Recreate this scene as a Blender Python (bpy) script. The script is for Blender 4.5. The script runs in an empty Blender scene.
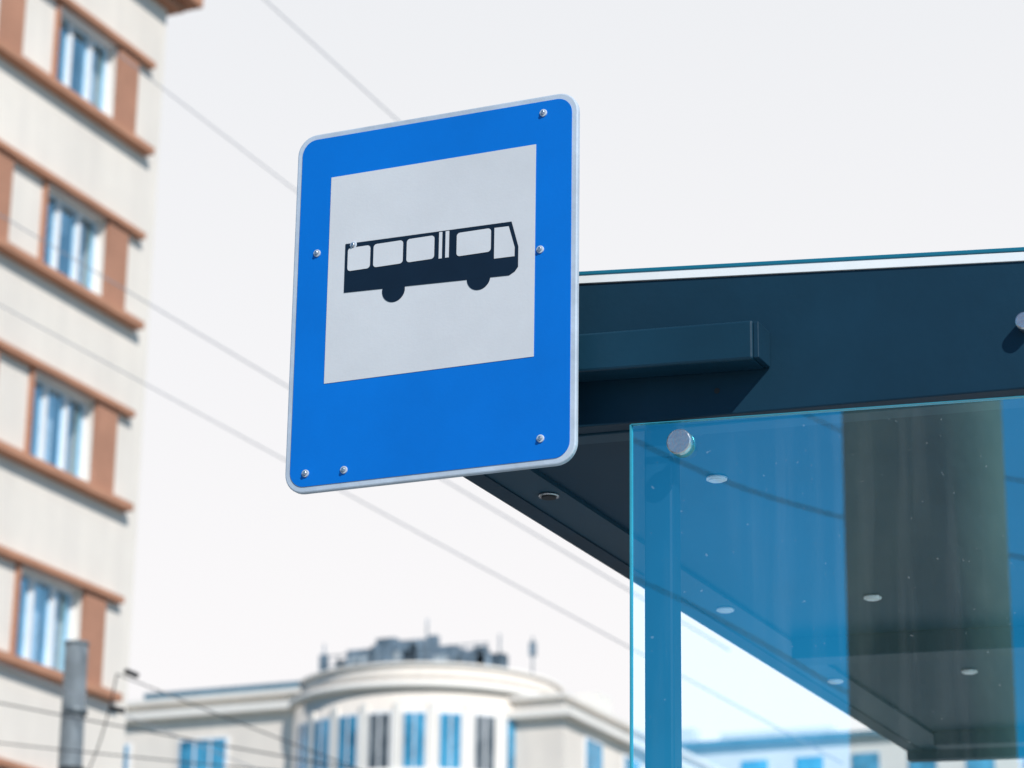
import bpy, math, random
from mathutils import Vector, Matrix
random.seed(7)
S=bpy.context.scene
C=bpy.context.collection

# ---------------------------------------------------------------- materials
def pmat(name, col, rough=.6, metal=0., var=.08, scale=3., bump=0., bscale=None, detail=6, spec=.5, col2=None, streak=0.):
    m=bpy.data.materials.new(name); m.use_nodes=True
    nt=m.node_tree; N=nt.nodes; L=nt.links
    b=N['Principled BSDF']; b.inputs['Roughness'].default_value=rough; b.inputs['Metallic'].default_value=metal
    b.inputs['Specular IOR Level'].default_value=spec
    tc=N.new('ShaderNodeTexCoord'); nz=N.new('ShaderNodeTexNoise'); nz.inputs['Scale'].default_value=scale; nz.inputs['Detail'].default_value=detail
    nz.inputs['Roughness'].default_value=.65
    L.new(tc.outputs['Object'],nz.inputs['Vector'])
    cr=N.new('ShaderNodeValToRGB'); cr.color_ramp.elements[0].position=.3; cr.color_ramp.elements[1].position=.7
    a=[c*(1-var) for c in col]; d=[min(1,c*(1+var)) for c in (col2 or col)]
    cr.color_ramp.elements[0].color=(*a,1); cr.color_ramp.elements[1].color=(*d,1)
    L.new(nz.outputs['Fac'],cr.inputs['Fac'])
    out=cr.outputs['Color']
    if streak:
        mp=N.new('ShaderNodeMapping'); mp.inputs['Scale'].default_value=(1.6,1.6,.22); L.new(tc.outputs['Object'],mp.inputs['Vector'])
        ns=N.new('ShaderNodeTexNoise'); ns.inputs['Scale'].default_value=1.3; ns.inputs['Detail'].default_value=6; L.new(mp.outputs[0],ns.inputs['Vector'])
        rs=N.new('ShaderNodeValToRGB'); rs.color_ramp.elements[0].position=.35; rs.color_ramp.elements[1].position=.62
        rs.color_ramp.elements[0].color=(1-streak,1-streak,1-streak*.9,1); rs.color_ramp.elements[1].color=(1,1,1,1)
        L.new(ns.outputs['Fac'],rs.inputs['Fac'])
        mu=N.new('ShaderNodeVectorMath'); mu.operation='MULTIPLY'; L.new(out,mu.inputs[0]); L.new(rs.outputs['Color'],mu.inputs[1]); out=mu.outputs[0]
    L.new(out,b.inputs['Base Color'])
    if bump:
        n2=N.new('ShaderNodeTexNoise'); n2.inputs['Scale'].default_value=bscale or scale*8; n2.inputs['Detail'].default_value=4
        L.new(tc.outputs['Object'],n2.inputs['Vector'])
        bp=N.new('ShaderNodeBump'); bp.inputs['Strength'].default_value=bump; bp.inputs['Distance'].default_value=.01
        L.new(n2.outputs['Fac'],bp.inputs['Height']); L.new(bp.outputs['Normal'],b.inputs['Normal'])
    return m
def glassmat(name, tint, trans=(.93,.96,.97), rough=0.0, dirt=0.):
    m=bpy.data.materials.new(name); m.use_nodes=True
    nt=m.node_tree; N=nt.nodes; L=nt.links; N.remove(N['Principled BSDF'])
    o=N['Material Output']; t=N.new('ShaderNodeBsdfTransparent'); t.inputs['Color'].default_value=(*trans,1)
    g=N.new('ShaderNodeBsdfGlossy'); g.inputs['Roughness'].default_value=rough
    tc=N.new('ShaderNodeTexCoord'); nz=N.new('ShaderNodeTexNoise'); nz.inputs['Scale'].default_value=2.2; nz.inputs['Detail'].default_value=5
    L.new(tc.outputs['Object'],nz.inputs['Vector'])
    cr=N.new('ShaderNodeValToRGB'); cr.color_ramp.elements[0].position=.3; cr.color_ramp.elements[1].position=.72
    cr.color_ramp.elements[0].color=(*[c*.84 for c in tint],1); cr.color_ramp.elements[1].color=(*[c*1.1 for c in tint],1)
    L.new(nz.outputs['Fac'],cr.inputs['Fac']); L.new(cr.outputs['Color'],g.inputs['Color'])
    a=N.new('ShaderNodeAddShader'); L.new(t.outputs[0],a.inputs[0]); L.new(g.outputs[0],a.inputs[1])
    last=a
    if dirt:
        # dust specks and vertical run-off streaks left by rain
        mp=N.new('ShaderNodeMapping'); mp.inputs['Scale'].default_value=(26,26,1.6); L.new(tc.outputs['Object'],mp.inputs['Vector'])
        n2=N.new('ShaderNodeTexNoise'); n2.inputs['Scale'].default_value=1.; n2.inputs['Detail'].default_value=5; L.new(mp.outputs[0],n2.inputs['Vector'])
        r2=N.new('ShaderNodeValToRGB'); r2.color_ramp.elements[0].position=.52; r2.color_ramp.elements[1].position=.85
        r2.color_ramp.elements[0].color=(0,0,0,1); r2.color_ramp.elements[1].color=(dirt,dirt,dirt,1)
        L.new(n2.outputs['Fac'],r2.inputs['Fac'])
        n3=N.new('ShaderNodeTexNoise'); n3.inputs['Scale'].default_value=95.; n3.inputs['Detail'].default_value=1; L.new(tc.outputs['Object'],n3.inputs['Vector'])
        r3=N.new('ShaderNodeValToRGB'); r3.color_ramp.elements[0].position=.74; r3.color_ramp.elements[1].position=.78
        r3.color_ramp.elements[0].color=(0,0,0,1); r3.color_ramp.elements[1].color=(dirt*3,)*3+(1,)
        L.new(n3.outputs['Fac'],r3.inputs['Fac'])
        sm=N.new('ShaderNodeVectorMath'); sm.operation='ADD'; L.new(r2.outputs['Color'],sm.inputs[0]); L.new(r3.outputs['Color'],sm.inputs[1])
        df=N.new('ShaderNodeBsdfDiffuse'); L.new(sm.outputs[0],df.inputs['Color'])
        b=N.new('ShaderNodeAddShader'); L.new(a.outputs[0],b.inputs[0]); L.new(df.outputs[0],b.inputs[1]); last=b
    L.new(last.outputs[0],o.inputs['Surface'])
    return m

M={}
M['fascia']=pmat('painted_steel_dark_teal',(.005,.034,.064),.5,.0,.18,1.8,.05,60,spec=.25,streak=.12)
M['fascia2']=pmat('painted_steel_arm',(.005,.036,.066),.45,.0,.10,3,.04,80,spec=.3)
M['ceil']=pmat('ceiling_panel',(.003,.034,.066),.5,0,.16,1.5,spec=.22)
M['ceil2']=pmat('ceiling_trim',(.006,.048,.085),.45,0,.1,2,spec=.3)
M['post']=pmat('post_dark',(.004,.020,.036),.5,0,.1,2,spec=.2)
M['teal']=pmat('teal_trim',(.006,.15,.24),.4,0,.08,4)
M['alu']=pmat('aluminium_strip',(.84,.86,.87),.5,.0,.05,5)  # aluminium on the downlight rings; painted light on the roof gap strip
M['steel']=pmat('brushed_steel',(.66,.67,.69),.25,.9,.10,40,.1,150)
M['dark']=pmat('dark_rubber',(.01,.012,.015),.6)
M['signblue']=pmat('sign_blue_sheeting',(.0,.155,.60),.42,0,.06,3.5,.03,220,spec=.3,streak=.05)
M['signwhite']=pmat('sign_white_sheeting',(.62,.635,.665),.45,0,.05,4,.03,220,spec=.3,streak=.05)
M['signrim']=pmat('sign_rim_grey_white',(.50,.57,.66),.4,.1,.16,9,.05,90)
M['signback']=pmat('sign_back_aluminium',(.35,.38,.40),.45,.6,.1,5)
M['signblack']=pmat('sign_black_ink',(.004,.015,.034),.5,0,.1,12,spec=.25)
M['plaster']=pmat('cream_plaster',(.80,.735,.665),.9,0,.05,.5,.3,18,streak=.07)
M['brown']=pmat('brown_render',(.48,.235,.145),.85,0,.14,1.1,.3,15)
M['brown2']=pmat('brown_render_pier',(.43,.21,.135),.85,0,.14,1.3,.3,15)
M['frame']=pmat('window_frame_white',(.80,.81,.83),.4,0,.05,3)
M['room']=pmat('room_dark',(.03,.04,.06),.9,0,.3,.8)
M['curtain']=pmat('curtain_fabric',(.62,.60,.57),.9,0,.15,9)
M['pane']=glassmat('window_glass',(.22,.46,.62),(.55,.62,.68))
M['shglass']=glassmat('shelter_glass',(.09,.54,.62),(.93,.97,.98),dirt=.025)
M['glassedge']=pmat('glass_edge',(.04,.28,.38),.2,0,.1,10)
M['plaster2']=pmat('pale_plaster',(.80,.73,.66),.9,0,.06,.25,.2,8,streak=.06)
M['pilaster']=pmat('white_pilaster',(.82,.78,.73),.85,0,.04,.5)
M['roofdk']=pmat('roof_sheet_blue_grey',(.09,.19,.26),.6,0,.2,1)
M['equip']=pmat('plant_equipment',(.05,.10,.14),.6,.1,.4,1.5,col2=(.20,.26,.32))
M['equip2']=pmat('plant_casing_pale',(.42,.47,.50),.6,.1,.2,1.5)
M['pole']=pmat('galvanised_pole',(.20,.23,.25),.55,.3,.25,4,.3,30)
M['wire']=pmat('wire_black',(.04,.045,.055),.6)
M['wire2']=pmat('wire_grey',(.26,.28,.32),.6)
M['column']=pmat('red_brick_column_face',(.52,.125,.085),.9,0,.35,1.3,.5,20,streak=.3)  # red offsets the glass tint in the added column's reflection
M['asphalt']=pmat('asphalt',(.05,.05,.052),.9,0,.2,6,.5,90)
M['paving']=pmat('paving_slabs',(.33,.34,.34),.85,0,.12,2,.3,40)
M['kerb']=pmat('kerb_granite',(.33,.33,.33),.8,0,.15,8)
M['ground']=pmat('ground_earth',(.21,.21,.19),.95,0,.2,.2)
M['paint']=pmat('road_paint',(.75,.75,.73),.7,0,.1,6)
M['wood']=pmat('bench_wood',(.28,.16,.08),.6,0,.2,8)
M['lamp']=pmat('lamp_lens',(.85,.87,.88),.3,0,.05,10)
M['farwall']=pmat('far_plaster',(.70,.67,.64),.9,0,.08,.3)
M['pane_far']=pmat('far_window_glass',(.02,.17,.32),.15,0,.5,.6,col2=(.07,.30,.48))
M['pane_dk']=pmat('far_window_dark',(.05,.07,.09),.2,0,.4,.8,col2=(.16,.17,.18))

# ---------------------------------------------------------------- helpers
def empty(name):
    e=bpy.data.objects.new(name,None); C.objects.link(e); e.empty_display_size=.3; return e
def meshobj(name,vs,fs,mat,parent=None,bevel=0,smooth=False):
    me=bpy.data.meshes.new(name); me.from_pydata(vs,[],fs); me.update()
    o=bpy.data.objects.new(name,me); C.objects.link(o); me.materials.append(mat)
    if parent: o.parent=parent
    if smooth:
        for p in me.polygons: p.use_smooth=True
    if bevel:
        b=o.modifiers.new('bevel','BEVEL'); b.width=bevel; b.segments=2; b.limit_method='ANGLE'
    return o
BF=[(0,3,2,1),(4,5,6,7),(0,1,5,4),(1,2,6,5),(2,3,7,6),(3,0,4,7)]
def boxes(name,lst,mat,parent=None,bevel=0):
    vs=[];fs=[]
    for (x0,x1,y0,y1,z0,z1) in lst:
        k=len(vs)
        vs+=[(x0,y0,z0),(x1,y0,z0),(x1,y1,z0),(x0,y1,z0),(x0,y0,z1),(x1,y0,z1),(x1,y1,z1),(x0,y1,z1)]
        fs+=[tuple(i+k for i in f) for f in BF]
    return meshobj(name,vs,fs,mat,parent,bevel)
def prism(name,pts,y0,y1,mat,parent=None,bevel=0):
    """polygon in x,z (counter-clockwise seen from -y) extruded from y0 (front) to y1"""
    n=len(pts)
    vs=[(x,y0,z) for x,z in pts]+[(x,y1,z) for x,z in pts]
    fs=[tuple(range(n)),tuple(range(2*n-1,n-1,-1))]+[(i,i+n,(i+1)%n+n,(i+1)%n) for i in range(n)]
    return meshobj(name,vs,fs,mat,parent,bevel)
def cyl(name,p,q,r,mat,parent=None,n=24,r2=None,bevel=0):
    p=Vector(p);q=Vector(q);d=(q-p).normalized()
    u=d.orthogonal().normalized();v=d.cross(u)
    r2=r if r2 is None else r2
    vs=[];
    for c,rr in((p,r),(q,r2)):
        for i in range(n):
            a=2*math.pi*i/n; vs.append(tuple(c+(u*math.cos(a)+v*math.sin(a))*rr))
    fs=[(i,(i+1)%n,(i+1)%n+n,i+n) for i in range(n)]+[tuple(range(n-1,-1,-1)),tuple(range(n,2*n))]
    o=meshobj(name,vs,fs,mat,parent,bevel)
    for f in o.data.polygons[:n]: f.use_smooth=True
    return o
def rrect(x0,x1,z0,z1,r,n=8):
    pts=[]
    for cx,cz,a0 in((x1-r,z0+r,-90),(x1-r,z1-r,0),(x0+r,z1-r,90),(x0+r,z0+r,180)):
        for i in range(n+1):
            a=math.radians(a0+90*i/n); pts.append((cx+r*math.cos(a),cz+r*math.sin(a)))
    return pts
def wire(name,pts,r,mat,parent=None):
    cu=bpy.data.curves.new(name,'CURVE'); cu.dimensions='3D'; cu.bevel_depth=r; cu.bevel_resolution=2
    sp=cu.splines.new('NURBS'); sp.points.add(len(pts)-1)
    for i,p in enumerate(pts): sp.points[i].co=(*p,1)
    sp.order_u=min(4,len(pts)); sp.use_endpoint_u=True
    cu.materials.append(mat); o=bpy.data.objects.new(name,cu); C.objects.link(o)
    if parent:o.parent=parent
    return o

# ---------------------------------------------------------------- ground, road, pavement
boxes('ground',[(-900,900,-900,900,-1,0)],M['ground'])
road=empty('road')
boxes('carriageway',[(-19,-5.5,-300,300,-.5,.004)],M['asphalt'],road)
boxes('lane_markings',[(-12.3,-12.15,y,y+3,.0,.008) for y in range(-90,120,9)],M['paint'],road)
pav=empty('pavement')
boxes('slabs',[(-5.2,9,-300,300,-.4,.12),(-23,-19.3,-300,60,-.4,.12)],M['paving'],pav)
boxes('kerb',[(-5.5,-5.2,-300,300,-.4,.125),(-19.3,-19,-300,300,-.4,.125)],M['kerb'],pav,.01)

# ---------------------------------------------------------------- bus stop sign
sg=empty('bus_stop_sign')
X0,X1,Z0,Z1=-2.678,-2.020,3.150,3.957
Y=4.80
prism('rim_plate',rrect(X0,X1,Z0,Z1,.045),Y,Y+.014,M['signrim'],sg,.003)
prism('back_plate',rrect(X0+.01,X1-.01,Z0+.01,Z1-.01,.04),Y+.014,Y+.018,M['signback'],sg)
prism('blue_face',rrect(X0+.013,X1-.013,Z0+.013,Z1-.013,.034),Y-.0015,Y+.002,M['signblue'],sg)
prism('white_panel',[(-2.592,3.383),(-2.113,3.383),(-2.113,3.849),(-2.592,3.849)],Y-.0025,Y+.001,M['signwhite'],sg)
bus=[(-2.552,3.580),(-2.170,3.566),(-2.157,3.573),(-2.150,3.582),(-2.150,3.627),(-2.166,3.684),(-2.552,3.690)]
prism('bus_body',bus,Y-.0035,Y,M['signblack'],sg)
for i,x in enumerate((-2.435,-2.239)):
    cyl('bus_wheel_%d'%(i+1),(x,Y-.0034,3.570),(x,Y,3.570),.0265,M['signblack'],sg,40)
def win(pts,k,r=.005):
    prism('bus_window_%d'%k,pts,Y-.0045,Y-.001,M['signwhite'],sg)
for k,(a,b) in enumerate(((-2.545,-2.492),(-2.484,-2.415),(-2.406,-2.342))):
    win(rrect(a,b,3.627,3.679,.007,4),k+1)
win([(-2.331,3.625),(-2.324,3.625),(-2.324,3.684),(-2.331,3.684)],4)
win([(-2.316,3.625),(-2.308,3.625),(-2.308,3.684),(-2.316,3.684)],5)
win(rrect(-2.290,-2.212,3.624,3.676,.007,4),6)
win([(-2.204,3.607),(-2.158,3.606),(-2.158,3.626),(-2.172,3.674),(-2.204,3.675)],7)
for i,(x,z) in enumerate(((-2.097,3.917),(-2.101,3.613),(-2.620,3.679),(-2.533,3.685),(-2.096,3.207),(-2.628,3.191),(-2.538,3.189))):
    cyl('rivet_washer_%d'%(i+1),(x,Y-.0045,z),(x,Y,z),.0082,M['signrim'],sg,20,bevel=.001)
    cyl('rivet_head_%d'%(i+1),(x,Y-.009,z),(x,Y-.004,z),.0036,M['steel'],sg,14,r2=.0052)
boxes('back_channel',[(-2.62,-2.07,Y+.018,Y+.05,z,z+.035) for z in (3.30,3.78)],M['signback'],sg)

# ---------------------------------------------------------------- bus shelter
sh=empty('bus_shelter')
XL,XR=-2.47,-.70; YF,YB=4.95,8.75
bot=lambda x:3.2843-.030*(x+2.464)
top=lambda x:3.612-.086*(x+2.076)
def ctop(x):return top(x)-.026
prism('front_fascia',[(XL,bot(XL)),(XR,bot(XR)),(XR,ctop(XR)),(XL,ctop(XL))],YF,YF+.05,M['fascia'],sh,.003)
prism('rear_fascia',[(XL,bot(XL)-.03),(XR,bot(XR)-.03),(XR,ctop(XR)),(XL,ctop(XL))],YB-.05,YB,M['fascia'],sh,.003)
def sidef(n,x0,x1):
    prism(n,[(x0,bot(x0)),(x1,bot(x1)),(x1,ctop(x1)),(x0,ctop(x0))],YF+.05,YB-.05,M['fascia'],sh)
sidef('street_side_fascia',XL,XL+.05); sidef('rear_side_fascia',XR-.05,XR)
a,b=XL-.01,XR+.01
prism('aluminium_strip',[(a+.02,ctop(a)),(b-.02,ctop(b)),(b-.02,top(b)-.008),(a+.02,top(a)-.008)],YF-.004,YB-.004,M['alu'],sh)  # white strip painted as the light passing through under the roof sheet
prism('roof_sheet',[(a,top(a)-.008),(b,top(b)-.008),(b,top(b)+.001),(a,top(a)+.001)],YF-.006,YB+.02,M['teal'],sh,.002)
cz=lambda x,o:bot(x)+o
prism('ceiling_panel',[(XL+.05,cz(XL+.05,.015)),(XR-.05,cz(XR-.05,.015)),(XR-.05,cz(XR-.05,.04)),(XL+.05,cz(XL+.05,.04))],YF+.05,YB-.05,M['ceil'],sh)
x0,x1=XL+.05,XL+.16
prism('ceiling_edge_strip',[(x0,cz(x0,.004)),(x1,cz(x1,.004)),(x1,cz(x1,.0149)),(x0,cz(x0,.0149))],YF+.05,YB-.05,M['ceil2'],sh)
for i,(ya,yb,dz,mt) in enumerate(((7.02,7.12,-.045,'fascia'),(5.00,5.06,-.004,'ceil2'),(8.45,8.53,-.03,'fascia'))):
    x0,x1=XL+.161,XR-.05
    prism('ceiling_beam_%d'%(i+1),[(x0,cz(x0,dz)),(x1,cz(x1,dz)),(x1,cz(x1,.0148)),(x0,cz(x0,.0148))],ya,yb,M[mt],sh,.003)
k=0
for x in (-2.35,-1.95,-1.15):
    for y in (5.43,6.60,7.55):
        k+=1; z=cz(x,.003 if x<-2.3 else .013)
        cyl('downlight_ring_%d'%k,(x,y,z-.005),(x,y,z),.023,M['alu'] if k!=1 else M['steel'],sh,24)
        cyl('downlight_lens_%d'%k,(x,y,z-.008),(x,y,z-.0045),.017,M['lamp'] if k!=1 else M['dark'],sh,20)
def armz(x,o):return 3.366-.052*(x+2.034)+o
x0,x1=-2.60,-1.672
prism('sign_arm',[(x0,armz(x0,0)),(x1,armz(x1,0)),(x1,armz(x1,.082)),(x0,armz(x0,.082))],4.875,YF-.001,M['fascia2'],sh,.005)
x0,x1=-1.672,-1.660
prism('sign_arm_cap',[(x0,armz(x0,.003)),(x1,armz(x1,.003)),(x1,armz(x1,.079)),(x0,armz(x0,.079))],4.878,YF-.002,M['fascia'],sh,.002)
boxes('arm_bracket',[(-2.5,-2.42,4.819,4.876,3.395,3.455),(-2.28,-2.20,4.819,4.876,3.385,3.445)],M['fascia'],sh)
cyl('fascia_hole',(-1.775,YF-.0012,3.315),(-1.775,YF+.004,3.315),.006,M['dark'],sh,16)
gx0,gx1=-1.953,-.76
gt=lambda x:3.258-.045*(x+1.95)
meshobj('end_glass_pane',[(gx0,4.935,.25),(gx1,4.935,.25),(gx1,4.935,gt(gx1)),(gx0,4.935,gt(gx0))],[(0,1,2,3)],M['shglass'],sh)
boxes('glass_edge_strip',[(gx0-.003,gx0,4.929,4.941,.25,gt(gx0))],M['glassedge'],sh)
prism('glass_top_edge',[(gx0,gt(gx0)),(gx1,gt(gx1)),(gx1,gt(gx1)+.0015),(gx0,gt(gx0)+.0015)],4.929,4.941,M['glassedge'],sh)
k=0
for x,z in ((-1.847,3.208),(-1.137,3.372),(-1.847,.5),(-.86,.5),(-1.847,1.8),(-.86,1.8)):
    k+=1
    cyl('glass_bolt_%d'%k,(x,4.919,z),(x,4.934 if k!=2 else YF,z),.0265 if k!=2 else .018,M['steel'],sh,40,bevel=.003)
    cyl('glass_bolt_washer_%d'%k,(x,4.9345,z),(x,4.985,z),.018,M['dark'],sh,24)
boxes('posts',[(-1.948,-1.885,4.985,5.035,.12,bot(-1.9)-.001),(-.86,-.76,4.985,5.085,.12,3.21),(-.86,-.76,8.56,8.66,.12,3.19),(-1.948,-1.885,8.58,8.63,.12,bot(-1.9)-.03)],M['post'],sh,.006)
meshobj('rear_glass_pane',[(-.75,5.0,.3),(-.75,8.6,.3),(-.75,8.6,3.1),(-.75,5.0,3.1)],[(0,1,2,3)],M['shglass'],sh)
boxes('bench_seat',[(-1.25,-.9,5.6,8.0,.55,.59)],M['wood'],sh,.01)
boxes('bench_legs',[(-1.15,-1.0,y,y+.06,.12,.55) for y in (5.8,7.8)],M['fascia'],sh,.005)

# ---------------------------------------------------------------- left apartment block (facade along the street)
ab=empty('apartment_building')
FX=-23.; YE=36.42; YS=6.0
sill=[19.40-3.085*i for i in range(6)]
bays=[33.2-3.34*i for i in range(8)]
wall=[];brown=[];pier=[];frame=[];pane=[];cur=[];isill=[]
D=.45
ztop=22.3
for i,s in enumerate(sill):
    lin=s+1.57; st=s+.13
    up=(sill[i-1]+.13) if i else ztop
    wall.append((FX-D,FX,YS,YE,lin,up))
    ys=YE
    for b in bays:
        w0,w1=b,b+1.75
        wall.append((FX-D,FX,w1,ys,st,lin)); ys=w0
        pier.append((FX,FX+.08,w1,w1+.59,st+.001,lin-.001))
        pier.append((FX,FX+.06,w0-.08,w0,st+.001,lin-.001))
        fx0,fx1=FX-.20,FX-.13
        t=.075
        frame+= [(fx0,fx1,w0,w0+t,st,lin),(fx0,fx1,w1-t,w1,st,lin),(fx0,fx1,w0+t,w1-t,st,st+t),(fx0,fx1,w0+t,w1-t,lin-t,lin)]
        for f in (1/3,2/3):
            c=w0+1.75*f; frame.append((fx0,fx1+.012,c-.055,c+.055,st+t,lin-t))
        pane.append((w0+t,w1-t,st+t,lin-t))
        for f in range(3):
            r=random.random()
            c0=w0+1.75*f/3+.06; c1=c0+.46
            if r<.10 or (i==3 and b==bays[0]): cur.append((FX-.34,FX-.32,c0,c1,st,lin))
            elif r<.38: cur.append((FX-.34,FX-.32,c0,c0+random.uniform(.1,.25),st,lin))
            elif r<.52: cur.append((FX-.34,FX-.32,c0,c1,lin-random.uniform(.3,.8),lin))
        isill.append((FX-.13,FX+.02,w0,w1,st,st+.03))
    wall.append((FX-D,FX,YS,ys,st,lin))
    brown.append((FX-.02,FX+.20,YS,35.98,s,s+.129))
    brown.append((FX+.002,FX+.15,YS,35.95,lin,lin+.11))
wall.append((FX-D,FX,YS,YE,0,sill[-1]+.13))
boxes('facade_wall',wall,M['plaster'],ab)
boxes('ledges',brown,M['brown'],ab,.012)
boxes('window_piers',pier,M['brown2'],ab)
boxes('window_frames',frame,M['frame'],ab)
boxes('window_sills',isill,M['frame'],ab)
boxes('curtains',cur,M['curtain'],ab)
vs=[];fs=[]
for a,b,c,d in pane:
    k=len(vs); x=FX-.165; j=random.uniform(-.01,.01)
    vs+=[(x,a,c),(x+j,b,c),(x+j,b,d),(x,a,d)]; fs.append((k,k+1,k+2,k+3))
meshobj('window_panes',vs,fs,M['pane'],ab)
boxes('interior_core',[(FX-14,FX-D-.01,YS,YE-.3,0,ztop-.01)],M['room'],ab)
boxes('side_walls',[(FX-14,FX-D,YE-.3,YE,0,ztop),(FX-14,FX-D,YS-.3,YS,0,ztop)],M['plaster'],ab)
boxes('cornice',[(FX-14.5,FX+.22,YS-.5,YE+.22,ztop,ztop+.15),(FX-14.6,FX+.45,YS-.6,YE+.45,ztop+.15,ztop+.5)],M['brown'],ab,.02)
boxes('roof_slab',[(FX-14,FX+.1,YS,YE,ztop+.5,ztop+1.3)],M['plaster'],ab)
boxes('entrance_door',[(FX,FX+.06,20,21.4,.12,2.5)],M['brown2'],ab,.01)
cyl('rain_pipe',(FX+.09,9.5,.12),(FX+.09,9.5,ztop),.06,M['pole'],ab,12)

# ---------------------------------------------------------------- distant corner building
cb=empty('corner_building')
Yf=85.
boxes('wings',[(-75,-42.2,Yf,Yf+14,0,21.55),(-50,-36.4,Yf+.6,Yf+19,0,20.8)],M['plaster2'],cb)
boxes('wing_cornice',[(-75.3,-46.2,Yf-.35,Yf+14.2,21.0,21.25),(-49.8,-36.05,Yf+.3,Yf+19.3,20.15,20.4)],M['pilaster'],cb)
boxes('parapet_cap',[(-75.4,-46.2,Yf-.30,Yf+.3,21.55,21.72)],M['pilaster'],cb)
boxes('roof_flashing',[(-52.9,-46.4,Yf-.1,Yf+.7,21.72,22.0),(-75,-46.5,Yf+.7,Yf+13,21.55,21.95)],M['roofdk'],cb)
boxes('right_wing_cap',[(-49.8,-36.2,Yf+.4,Yf+19.2,20.8,20.95)],M['pilaster'],cb)
BR=5.0; bc=(-42.7,88.05)
def ring(name,r,z0,z1,mat):return cyl(name,(bc[0],bc[1],z0),(bc[0],bc[1],z1),r,mat,cb,96)
ring('bow_wall',BR,0,21.35,M['plaster2'])
ring('bow_cornice',BR+.2,21.05,21.25,M['pilaster'])
ring('bow_band',BR+.12,18.0,18.25,M['pilaster'])
ring('bow_attic',BR-.25,21.35,21.9,M['plaster2'])
ring('bow_attic_cap',BR-.15,21.9,22.0,M['pilaster'])
def bowpart(name,ang,r,w,z0,z1,th,mat):
    a=math.radians(ang); n=Vector((math.cos(a),math.sin(a),0)); t=Vector((-n.y,n.x,0)); c=Vector((bc[0],bc[1],0))
    vs=[]
    for z in (z0,z1):
        for u,v in ((-w/2,r),(w/2,r),(w/2,r+th),(-w/2,r+th)):
            p=c+t*u+n*v; vs.append((p.x,p.y,z))
    return meshobj(name,vs,BF,mat,cb)
ax=-64.2
for st in range(5):
    zt=20.25-3.3*st
    for k,ph in enumerate((-62,-48,-34,-20,-6,8,22,36)):
        bowpart('bow_window_frame',ax+ph,BR-.06,.86,zt-2.2,zt,.12,M['frame'])
        bowpart('bow_window_pane',ax+ph,BR-.04,.72,zt-2.1,zt-.1,.13,M['pane_dk'] if k in(3,6) else M['pane_far'])
        bowpart('bow_window_bar',ax+ph,BR-.02,.04,zt-2.1,zt-.1,.14,M['frame'])
    for ph in (-55,-41,-27,-13,1,15,29,43):
        bowpart('bow_pilaster',ax+ph,BR-.1,.26,zt-2.4,zt+.3,.18,M['pilaster'])
fr=[];pn=[]
for st in range(5):
    zt=20.2-3.3*st
    for x in [-50.3-4.1*i for i in range(6)]:
        w=2.1
        fr.append((x-w/2,x+w/2,Yf-.06,Yf+.02,zt-2,zt))
        for j in range(3):
            a=x-w/2+.09+j*.66; pn.append((a,a+.56,Yf-.08,Yf,zt-1.92,zt-.08))
    for y in [88.2+3.6*i for i in range(4)]:
        fr.append((-36.42,-36.34,y-.8,y+.8,zt-2.3,zt-.4))
        for j in range(2):
            a=y-.72+j*.75; pn.append((-36.4,-36.32,a,a+.68,zt-2.22,zt-.48))
boxes('window_frames',fr,M['frame'],cb); boxes('window_panes',pn,M['pane_far'],cb)
eq=[(-46.2,-45.2,88,89.5,21.9,23.75),(-45.1,-44.3,88.2,90,21.9,24.15),(-44.2,-43.0,88,89.4,21.9,23.95),(-42.9,-42.5,88,88.3,21.9,24.05),(-42.3,-41.5,87.5,88.6,21.9,23.5),(-41.3,-40.4,87.5,88.5,21.9,23.25),(-40.2,-39.6,87.5,88,21.9,23.05)]
for i in range(16):
    x=random.uniform(-45.9,-39.9); w=random.uniform(.15,.5); eq.append((x,x+w,86.5,86.5+w,21.9,22.9+random.uniform(0,.75)*(1 if x<-42.5 else .35)))
boxes('roof_plant',eq,M['equip'],cb,.03)
boxes('roof_plant_casing',[(-45.5,-44.7,86.9,87.6,21.9,23.2),(-43.8,-43.2,86.9,87.6,21.9,23.3),(-42.1,-41.5,86.7,87.2,21.9,22.95)],M['equip2'],cb,.03)
for i in range(6):
    x=-42.2+.45*i; cyl('vent_%d'%(i+1),(x,86.9,21.9),(x,86.9,23.05-.07*i),.13,M['equip'],cb,12)
rl=[]
for i in range(16):
    x=-45.9+.42*i; rl.append((x,x+.04,86.0,86.04,21.9,23.1))
rl.append((-45.9,-39.5,86.0,86.04,23.06,23.1)); rl.append((-45.9,-39.5,86.0,86.04,22.7,22.73))
boxes('roof_railing',rl,M['equip'],cb)
for i,(x,h) in enumerate(((-42.6,24.5),(-39.7,23.7),(-38.4,23.5),(-46.8,23.9))):
    cyl('antenna_%d'%(i+1),(x,87.4,20.8),(x,87.4,h),.035,M['equip'],cb,8)
boxes('antenna_box',[(-38.5,-38.3,87.3,87.5,22.8,23.3),(-46.95,-46.65,87.3,87.5,22.9,23.5)],M['equip'],cb)
boxes('chimney',[(-37.9,-36.9,90,91.2,20.9,21.9)],M['pilaster'],cb)

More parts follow.
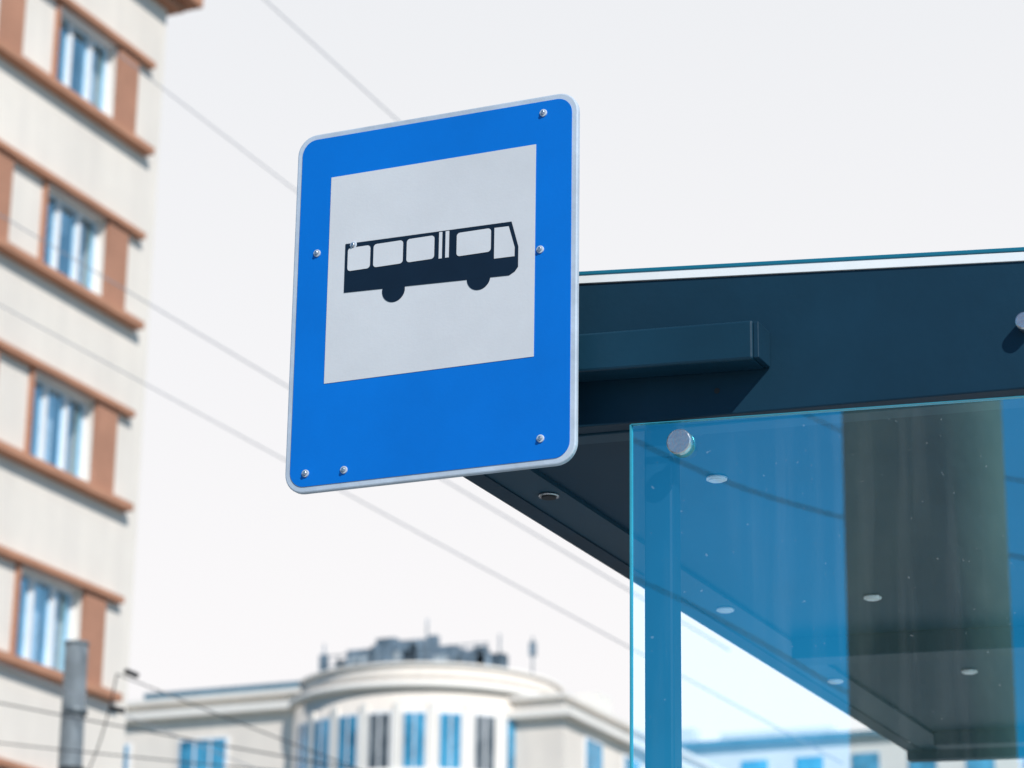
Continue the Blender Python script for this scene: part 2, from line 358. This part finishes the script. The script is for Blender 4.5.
fb=empty('distant_apartment_building')
boxes('walls',[(-62,-24,130,145,0,27.6),(-47,-41,131,140,27.6,28.5)],M['farwall'],fb)
boxes('roof',[(-62.3,-23.7,129.7,145.3,27.6,27.9)],M['roofdk'],fb)
boxes('windows',[(x,x+1.4,129.93,130.02,z,z+1.6) for x in [-60+2.9*i for i in range(12)] for z in [25.2-3*j for j in range(8)]],M['pane_far'],fb)
boxes('chimneys',[(-50,-49.2,133,134,27.6,29.3),(-38.5,-37.7,133,134,27.6,29),(-35,-34,133,134,27.6,28.8)],M['farwall'],fb)

# ---------------------------------------------------------------- utility pole + overhead wires
up=empty('utility_pole')
cyl('mast',(-14.42,22,0),(-14.50,22,7.42),.14,M['pole'],up,24,r2=.112)
cyl('mast_cap',(-14.50,22,7.42),(-14.50,22,7.45),.12,M['pole'],up,24)
cyl('clamp_band',(-14.475,22,6.74),(-14.475,22,6.80),.124,M['pole'],up,24)
cyl('clamp_band_low',(-14.465,22,6.15),(-14.465,22,6.22),.130,M['dark'],up,24)
ow=empty('overhead_wires')
def ext(a,b,f0,f1,sag=.0,y=20,y2=None):
    a=Vector((a[0],y,a[1]));b=Vector((b[0],y if y2 is None else y2,b[1]));d=b-a
    p=a-d*f0;q=b+d*f1;out=[]
    for i in range(9):
        t=i/8;v=p.lerp(q,t);v.z-=4*sag*t*(1-t);out.append(tuple(v))
    return out
W=[((-11.573,12.875),(-10.186,11.453),1.5,.4,.0,.0060,'wire2'),
   ((-12.602,12.14),(-11.173,10.913),2.5,.6,.0,.0052,'wire2'),
   ((-14.351,11.148),(-11.193,9.068),.8,1.3,.0,.0058,'wire2'),
   ((-14.273,10.231),(-11.162,8.377),.8,1.6,.0,.0052,'wire2'),
   ((-13.951,6.457),(-11.096,5.827),.5,1.5,.05,.007,'wire'),
   ((-13.92,6.096),(-11.1,5.70),.5,1.5,.05,.006,'wire'),
   ((-13.95,6.80),(-11.1,5.62),.5,1.5,.03,.004,'wire2'),
   ((-12.743,6.60),(-9.6,5.35),0,.8,.03,.006,'wire')]
for i,(a,b,f0,f1,s,r,m) in enumerate(W):
    wire('wire_%d'%(i+1),ext(a,b,f0,f1,s),r,M[m],ow)
wire('wire_link',[(-14.4,22,6.0),(-13.5,21,6.1),(-12.75,20,6.6)],.007,M['wire'],ow)
cyl('insulator',(-12.66,20,6.62),(-12.54,20,6.57),.026,M['dark'],ow,12)
cyl('insulator_2',(-12.80,20,6.30),(-12.66,20,6.27),.026,M['dark'],ow,12)
wire('rear_wire_1',[(-12.0,-12,11.0),(-10,-12,9.6),(-8.06,-12,8.45),(-6.8,-12,7.8),(-1,-12,6.2)],.010,M['wire'],ow)
wire('rear_wire_2',[(-11.0,-12,12.6),(-8.6,-12,10.0),(-7.2,-12,8.9),(-5.6,-12,8.0),(0,-12,6.8)],.008,M['wire'],ow)
wire('rear_wire_3',[(-11.0,-12,8.6),(-8.6,-12,7.6),(-7.2,-12,6.7),(-5.6,-12,5.6),(0,-12,3.8)],.008,M['wire'],ow)

# ---------------------------------------------------------------- added column behind the camera, mirrored in the glass as a dark band
cc=empty('brick_column')
cyl('shaft',(-4.34,-6,.12),(-4.34,-6,9.5),.505,M['column'],cc,64,r2=.49)
cyl('base',(-4.34,-6,.12),(-4.34,-6,.5),.62,M['column'],cc,48,bevel=.02)
cyl('capital',(-4.34,-6,9.5),(-4.34,-6,9.8),.6,M['column'],cc,48,bevel=.02)

# ---------------------------------------------------------------- sky and sun
sunaz=Vector((.76,-.65,0)).normalized(); el=math.radians(38)
w=bpy.data.worlds.new('World'); S.world=w; w.use_nodes=True
N=w.node_tree.nodes; L=w.node_tree.links
bg=N['Background']; sky=N.new('ShaderNodeTexSky'); sky.sky_type='NISHITA'; sky.sun_disc=False
sky.sun_elevation=el; sky.sun_rotation=math.atan2(sunaz.x,sunaz.y)
sky.dust_density=.3; sky.ozone_density=3.
bg.inputs['Strength'].default_value=.1
tc=N.new('ShaderNodeTexCoord')
hue=N.new('ShaderNodeVectorMath'); hue.operation='MULTIPLY'; hue.inputs[1].default_value=(.42,.84,1.0)
L.new(sky.outputs['Color'],hue.inputs[0])
dot=N.new('ShaderNodeVectorMath'); dot.operation='DOT_PRODUCT'; dot.inputs[1].default_value=(-.39,.866,.31)
L.new(tc.outputs['Generated'],dot.inputs[0])
mr=N.new('ShaderNodeMapRange'); mr.interpolation_type='SMOOTHSTEP'
mr.inputs['From Min'].default_value=.30; mr.inputs['From Max'].default_value=.88
L.new(dot.outputs['Value'],mr.inputs['Value'])
sx=N.new('ShaderNodeSeparateXYZ'); L.new(tc.outputs['Generated'],sx.inputs[0])
hr=N.new('ShaderNodeValToRGB'); hr.color_ramp.elements[0].position=.15; hr.color_ramp.elements[1].position=.46
hr.color_ramp.elements[0].color=(1.,.975,.98,1); hr.color_ramp.elements[1].color=(.85,.865,.895,1)
L.new(sx.outputs['Z'],hr.inputs['Fac'])
sc=N.new('ShaderNodeVectorMath'); sc.operation='SCALE'; sc.inputs['Scale'].default_value=10.
L.new(hr.outputs['Color'],sc.inputs[0])
mx=N.new('ShaderNodeMix'); mx.data_type='RGBA'; mx.clamp_factor=True
L.new(mr.outputs['Result'],mx.inputs['Factor']); L.new(hue.outputs['Vector'],mx.inputs['A']); L.new(sc.outputs['Vector'],mx.inputs['B'])
L.new(mx.outputs['Result'],bg.inputs['Color'])
sd=bpy.data.lights.new('sun','SUN'); sd.energy=4.5; sd.angle=math.radians(.5); sd.color=(1,.955,.895)
so=bpy.data.objects.new('sun',sd); C.objects.link(so)
dirv=-(sunaz*math.cos(el)+Vector((0,0,math.sin(el))))
so.rotation_euler=dirv.to_track_quat('-Z','Y').to_euler(); so.location=(20,-20,40)

# ---------------------------------------------------------------- camera
cd=bpy.data.cameras.new('camera'); cam=bpy.data.objects.new('camera',cd); C.objects.link(cam)
cd.sensor_width=36; cd.lens=2733/1024*36; cd.clip_end=3000; cd.clip_start=.1
cam.matrix_world=Matrix.Translation((0,0,1.6))@Matrix.Rotation(math.radians(24.24),4,'Z')@Matrix.Rotation(math.radians(90+18.2),4,'X')@Matrix.Rotation(math.radians(.8),4,'Z')
cd.dof.use_dof=True; cd.dof.focus_distance=5.6; cd.dof.aperture_fstop=5.2
S.camera=cam
S.view_settings.view_transform='Standard'; S.view_settings.look='None'; S.view_settings.exposure=0
